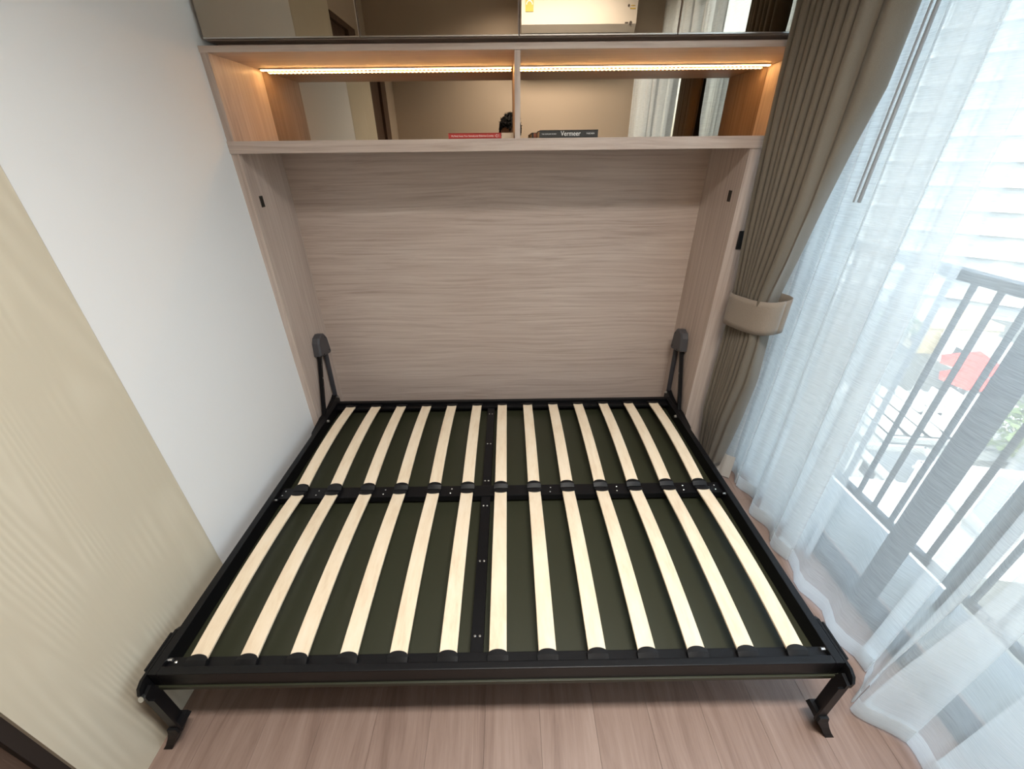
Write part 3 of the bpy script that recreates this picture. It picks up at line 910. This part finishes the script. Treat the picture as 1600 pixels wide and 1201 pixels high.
for s, g in ((-1, gL), (1, gR)):
    b0 = len(J)
    wr = g + Vector((s * 0.030, -0.055, -0.055))
    J += [((PX + s * 0.175, PY, 1.475), 0.060), ((PX + s * 0.225, PY + 0.03, 1.33), 0.048), ((PX + s * 0.235, PY + 0.06, 1.215), 0.044), (tuple(wr * 0.5 + Vector((PX + s * 0.235, PY + 0.06, 1.215)) * 0.5), 0.040), (tuple(wr), 0.029)]
    Lk += [(3, b0), (b0, b0 + 1), (b0 + 1, b0 + 2), (b0 + 2, b0 + 3), (b0 + 3, b0 + 4)]
    b1 = len(J)
    J += [((PX + s * 0.095, PY, 0.90), 0.095), ((PX + s * 0.105, PY + 0.01, 0.70), 0.082), ((PX + s * 0.11, PY + 0.015, 0.50), 0.060), ((PX + s * 0.115, PY - 0.01, 0.32), 0.057), ((PX + s * 0.12, PY - 0.03, 0.095), 0.038), ((PX + s * 0.13, PY + 0.06, 0.045), 0.038), ((PX + s * 0.14, PY + 0.14, 0.032), 0.030)]
    Lk += [(0, b1)] + [(b1 + i, b1 + i + 1) for i in range(6)]
bodyo = skin('body', J, Lk, 'skin', per, 2)
# clothing as material regions of the one continuous body: shirt, trousers
bodyo.data.materials.append(M['shirt']); bodyo.data.materials.append(M['trousers'])
for p in bodyo.data.polygons:
    c = p.center
    if c.z < 0.96: p.material_index = 2
    elif c.z < 1.545 and ((abs(c.x) < 0.13 and c.y < 0.13) or (abs(c.x) < 0.19 and c.y < 0.06) or (c.z > 1.33 and c.y < 0.08)): p.material_index = 1
# head with face
def head_mesh():
    bm = bmesh.new(); bmesh.ops.create_uvsphere(bm, u_segments=32, v_segments=24, radius=1.0)
    for v in bm.verts:
        x, y, z = v.co
        sx = 0.083 * (1 - 0.22 * max(0, -z) ** 1.4); sy = 0.098
        jaw = 0.02 * max(0, -z) * max(0, y)
        px_, py_, pz = x * sx, y * sy + jaw, z * 0.122
        if y > 0.2:
            py_ += 0.022 * math.exp(-(x / 0.16) ** 2 - ((z + 0.12) / 0.22) ** 2)              # nose
            py_ -= 0.012 * math.exp(-((abs(x) - 0.38) / 0.16) ** 2 - ((z - 0.08) / 0.11) ** 2)   # eye sockets
            py_ += 0.006 * math.exp(-(x / 0.28) ** 2 - ((z + 0.50) / 0.08) ** 2)               # lips
            py_ += 0.005 * math.exp(-((z - 0.26) / 0.10) ** 2)                                 # brow
        v.co = (px_, py_, pz)
    return bm
HC = Vector((PX, PY + 0.045, 1.805))
hm = Matrix.Translation(HC) @ Matrix.Rotation(math.radians(-27), 4, 'X')
bm = head_mesh(); bmesh.ops.transform(bm, matrix=hm, verts=bm.verts)
hd = obj('head', bm, 'skin', per, True)
for s in (-1, 1):
    bm = bmesh.new(); bmesh.ops.create_uvsphere(bm, u_segments=10, v_segments=8, radius=1.0)
    bmesh.ops.transform(bm, matrix=hm @ Matrix.Translation((s * 0.085, -0.005, -0.005)) @ Matrix.Diagonal((0.010, 0.020, 0.032, 1)), verts=bm.verts)
    obj('ear', bm, 'skin', hd, True)
    bm = bmesh.new(); bmesh.ops.create_uvsphere(bm, u_segments=10, v_segments=8, radius=1.0)
    bmesh.ops.transform(bm, matrix=hm @ Matrix.Translation((s * 0.031, 0.081, 0.010)) @ Matrix.Diagonal((0.013, 0.010, 0.008, 1)), verts=bm.verts)
    obj('eye', bm, 'ink_white', hd, True)
bm = bmesh.new(); bmesh.ops.create_icosphere(bm, subdivisions=5, radius=1.0)
dead = []
for v in bm.verts:
    x, y, z = v.co
    nz = noise.noise(Vector((x * 5, y * 5, z * 5))) * 0.5 + noise.noise(Vector((x * 14, y * 14, z * 14))) * 0.5
    lim = 0.42 - 0.75 * max(0, -y) if y < 0 else 0.40 + 0.12 * max(0, y)
    if z < lim - 0.25 * (abs(x) > 0.7) - (0.0 if y > 0 else 0.45): dead.append(v)
    rr_ = 1 + 0.17 * nz
    v.co = Vector((x * 0.112 * rr_, (y * 0.118 - 0.004) * rr_, z * 0.148 * rr_))
bmesh.ops.delete(bm, geom=dead, context='VERTS')
# loose tufts
for i in range(150):
    a = random.uniform(0, 2 * math.pi); el = random.uniform(0.35, 1.5)
    d = Vector((math.cos(a) * math.cos(el), math.sin(a) * math.cos(el), math.sin(el)))
    p = Vector((d.x * 0.108, d.y * 0.112 - 0.004, d.z * 0.142))
    t = (d + Vector((random.uniform(-.6, .6), random.uniform(-.6, .6), random.uniform(-.2, .5)))).normalized()
    cyl(bm, p, p + t * random.uniform(0.016, 0.034), 0.007, 0.0008, 5)
bmesh.ops.transform(bm, matrix=hm, verts=bm.verts)
hair = obj('hair', bm, 'hair', hd, True)
# hands closing on the edges of the phone
def hand(s, g):
    wr = g + Vector((s * 0.030, -0.055, -0.055))
    JJ = [(tuple(wr), 0.027), (tuple(wr * 0.45 + g * 0.55 + Vector((s * 0.012, -0.008, -0.004))), (0.030, 0.019)), (tuple(g + Vector((s * 0.016, -0.004, 0.0)) - CF * 0.012), (0.028, 0.016))]
    LL = [(0, 1), (1, 2)]
    hp_ = obj_hand = skin('hand', JJ, LL, 'skin', per, 2)
    palm = g + CR * s * 0.014 - CF * 0.008
    for i, (du, ln) in enumerate(((0.030, 0.90), (0.010, 1.0), (-0.010, 0.94), (-0.029, 0.74))):
        p0 = palm + CU * (du - 0.004)
        p1 = palm + CU * du + CR * s * 0.010 + CF * 0.012 * ln
        p2 = palm + CU * du - CR * s * 0.004 + CF * 0.0235
        p3 = palm + CU * (du + 0.002) - CR * s * 0.026 * ln + CF * 0.0245
        skin('finger', [(tuple(p0), 0.0095), (tuple(p1), 0.009), (tuple(p2), 0.0085), (tuple(p3), 0.0075)], [(0, 1), (1, 2), (2, 3)], 'skin', hp_, 1)
    q0 = palm - CU * 0.034 - CF * 0.006; q1 = palm - CU * 0.030 - CR * s * 0.018 - CF * 0.012; q2 = palm - CU * 0.010 - CR * s * 0.036 - CF * 0.0125
    skin('thumb', [(tuple(q0), 0.012), (tuple(q1), 0.0105), (tuple(q2), 0.0085)], [(0, 1), (1, 2)], 'skin', hp_, 1)
hand(-1, gL); hand(1, gR)
phone = thing('phone', tuple(ph_c), 'dark phone held up in both hands, hidden behind the shelf edge in the mirror', 'phone')
bm = bmesh.new(); box(bm, -0.080, 0.080, -0.0375, 0.0375, -0.004, 0.004, 0.003)
rm = Matrix((CR, CU, -CF)).transposed().to_4x4(); rm.translation = ph_c
bmesh.ops.transform(bm, matrix=rm, verts=bm.verts); obj('casing', bm, 'socket', phone)
bm = bmesh.new(); box(bm, -0.076, 0.076, -0.034, 0.034, 0.004, 0.0045)
bmesh.ops.transform(bm, matrix=rm, verts=bm.verts)
obj('screen', bm, 'grey_cover', phone)

# ------------------------------------------------------------------ outside: balcony railing and the town far below
M['concrete'] = plain('pale concrete', (0.30, 0.30, 0.285), 0.9, bump=(4, 0.2))
M['white_roof'] = plain('white painted roof', (0.50, 0.49, 0.46), 0.8)
M['grey_roof'] = plain('grey roof felt', (0.13, 0.135, 0.135), 0.9)
M['dark_slot'] = plain('dark window slot', (0.05, 0.05, 0.05), 0.9)  # even dark colour for windows of the low buildings
M['red_roof'] = plain('red canopy', (0.50, 0.045, 0.03), 0.7)
M['asphalt'] = plain('asphalt and dry ground', (0.11, 0.11, 0.10), 0.95)
M['sand'] = plain('sandy render', (0.36, 0.30, 0.20), 0.9)
M['leaf'] = plain('dull green leaves', (0.09, 0.12, 0.045), 0.8)
M['bark'] = plain('pale bark', (0.40, 0.36, 0.30), 0.9)
M['glazing'] = plain('grey glazing', (0.20, 0.21, 0.22), 0.25)
M['pool'] = plain('pale blue tile', (0.28, 0.46, 0.56), 0.3)
struct('balcony_floor', B(XW + 0.13, 3.0, -3.2, 1.2, -0.16, -0.03), 'concrete', label='narrow concrete balcony ledge outside the glass')
rg = thing('balcony_railing', (2.9, -0.9, 0.0), 'dark steel balcony railing with thin upright bars outside the glass', 'railing')
obj('top_rail', B(2.875, 2.925, -3.0, 1.0, 1.185, 1.225, 0.004), 'railing', rg)
obj('bottom_rail', B(2.885, 2.915, -3.0, 1.0, 0.085, 0.115, 0.003), 'railing', rg)
b0 = None
for i in range(41):
    y = -0.516 - (i - 15) * 0.0975
    if b0 is None:
        b0 = obj('baluster', B(2.892, 2.908, y - 0.008, y + 0.008, 0.115, 1.186), 'railing', rg, origin=(2.9, y, 0.65))
    else:
        c = b0.copy(); COL.objects.link(c); c.parent = rg; c.location = Vector((2.9, y, 0.65)) - wpos(rg)
for y in (0.55, -0.95, -2.45):
    obj('post', B(2.88, 2.92, y - 0.02, y + 0.02, -0.03, 1.186), 'railing', rg)

ZG = -22.0
struct('ground', B(5, 260, -150, 220, ZG - 0.5, ZG), 'asphalt', label='ground of the town far below the balcony')
def building(name, cx, cy, rot, lx, ly, h, wallm, roofm, label, floors=0, win_face=True):
    t = thing(name, (cx, cy, ZG), label, 'building')
    R = Matrix.Translation((cx, cy, ZG)) @ Matrix.Rotation(math.radians(rot), 4, 'Z')
    def add(nm, bm, mt, par):
        bmesh.ops.transform(bm, matrix=R, verts=bm.verts)
        return obj(nm, bm, mt, par)
    wl_ = add('wall', B(-lx / 2, lx / 2, -ly / 2, ly / 2, 0, h), wallm, t)
    bm = bmesh.new()
    box(bm, -lx / 2 - .15, lx / 2 + .15, -ly / 2 - .15, ly / 2 + .15, h, h + 0.18)
    rf = add('roof', bm, roofm, t)
    bm = bmesh.new()
    for a in (-1, 1):
        box(bm, a * lx / 2 - .15, a * lx / 2 + .15, -ly / 2, ly / 2, h + .18, h + .65); box(bm, -lx / 2, lx / 2, a * ly / 2 - .15, a * ly / 2 + .15, h + .18, h + .65)
    add('parapet', bm, wallm, rf)
    for f in range(floors):
        z = 1.0 + f * (h - 1.0) / floors
        for k_ in range(int(ly / 2.6)):
            yy = -ly / 2 + 1.3 + k_ * 2.6
            add('window', B(-lx / 2 - 0.06, -lx / 2 + 0.02, yy - 0.75, yy + 0.75, z, z + 1.5), 'dark_slot', wl_)
    return t, add
# long low roof with rows of white ridges (the striped roof seen through the voile)
t, add = building('ridged_roof_building', 41.8, 29.3, -8, 15, 8.5, 1.2, 'concrete', 'grey_roof', 'low building roofed with rows of white ridges, below the railing')
for k in range(9):
    x = -6.6 + k * 1.62
    for yy in (-2.1, 2.0):
        bm = bmesh.new()
        prism(bm, [(x - 0.55, 1.85), (x + 0.45, 1.85), (x + 0.45, 2.0), (x - 0.40, 2.75), (x - 0.55, 2.75)], 'y', yy - 1.8, yy + 1.8)
        add('ridge', bm, 'white_roof', t)
def canopy(cx, cy, s, label):
    t = thing('canopy', (cx, cy, ZG), label, 'canopy', 'red canopies far below')
    bm = bmesh.new()
    ap = bm.verts.new((cx, cy, ZG + 4.6)); rim = [bm.verts.new((cx + s * math.cos(math.pi / 4 + a * math.pi / 3), cy + s * math.sin(math.pi / 4 + a * math.pi / 3), ZG + 2.9)) for a in range(6)]
    for a in range(6): bm.faces.new((ap, rim[a], rim[(a + 1) % 6]))
    bm.faces.new(list(reversed(rim)))
    obj('cover', bm, 'red_roof', t)
    obj('pole', cyl(bmesh.new(), (cx, cy, ZG), (cx, cy, ZG + 4.5), 0.08), 'white_roof', t)
canopy(51.3, 37.0, 2.9, 'red canopy farther from the ridged roof')
canopy(47.3, 33.6, 2.3, 'red canopy nearest the ridged roof')
building('roof_block', 62, 34.5, -8, 9, 7, 2.6, 'white_roof', 'concrete', 'white flat-roofed block behind the red canopies', 1)
building('roof_block', 31.5, 21.0, -8, 5, 6, 2.0, 'concrete', 'grey_roof', 'grey flat-roofed block in front of the ridged roof', 1)
building('roof_block', 33.5, 16.5, -12, 8, 6, 3.5, 'white_roof', 'concrete', 'pale flat-roofed block beside the bare tree', 1)
building('roof_block', 24, 15.5, -12, 6, 5, 4, 'white_roof', 'white_roof', 'white flat-roofed block nearest the balcony', 1)
building('sandy_house', 59, 48.5, -8, 8, 6, 3.5, 'sand', 'sand', 'sandy yellow house behind the red canopies', 1)
building('white_house', 57.5, 42.5, -8, 4.5, 4.5, 3.0, 'white_roof', 'white_roof', 'small white house left of the sandy house', 1)
# far buildings with slab floors
for cx, cy, rot, lx, ly, h, pit, lab in ((66, 76, 48, 12, 120, 50, 3.2, 'long tall pale facade with stacked floor slabs closing the view'), (125, 5, 2, 14, 30, 30, 3.0, 'far tower with white floor slabs, right of the long facade')):
    t, add = building('far_building', cx, cy, rot, lx, ly, h, 'concrete', 'concrete', lab, 0)
    for f in range(int(h / pit)):
        add('floor_slab', B(-lx / 2 - 0.9, lx / 2 + 0.2, -ly / 2 - .2, ly / 2 + .2, 2.4 + f * pit, 2.8 + f * pit), 'white_roof', t)
        for k_ in range(int(ly / 6)):
            yy = -ly / 2 + 3 + k_ * 6
            add('window', B(-lx / 2 - 0.06, -lx / 2 + 0.02, yy - 1.9, yy + 1.9, 0.5 + f * pit, 2.2 + f * pit), 'glazing', t)
def tree(cx, cy, h, s, label, nl):
    t = thing('tree', (cx, cy, ZG), label, 'tree')
    bm = bmesh.new(); cyl(bm, (cx, cy, ZG), (cx, cy, ZG + h * 0.5), 0.25, 0.16, 8)
    for i in range(9):
        a = i * 2.4; cyl(bm, (cx, cy, ZG + h * (0.35 + 0.015 * i)), (cx + s * 0.8 * math.cos(a), cy + s * 0.8 * math.sin(a), ZG + h * 0.9), 0.10, 0.03, 6)
    obj('trunk', bm, 'bark', t)
    bm = bmesh.new()
    for i in range(nl):
        d = Vector((random.gauss(0, 1), random.gauss(0, 1), random.gauss(0, .7))).normalized() * random.uniform(0.5, 1) * s
        p = Vector((cx, cy, ZG + h * 0.8)) + d
        a = Vector((random.uniform(-1, 1), random.uniform(-1, 1), random.uniform(-1, 1))) * 0.28; b_ = Vector((random.uniform(-1, 1), random.uniform(-1, 1), random.uniform(-.4, .4))) * 0.28
        bm.faces.new([bm.verts.new(p - a), bm.verts.new(p + b_), bm.verts.new(p + a), bm.verts.new(p - b_)])
    tag(obj('foliage', bm, 'leaf', t), kind='stuff')
tree(42.0, 23.2, 5.5, 3.0, 'sparse green tree with pale branches beside the flat roofs', 700)
tree(50.5, 46.5, 5.0, 2.4, 'dry tree by the sandy house', 500)
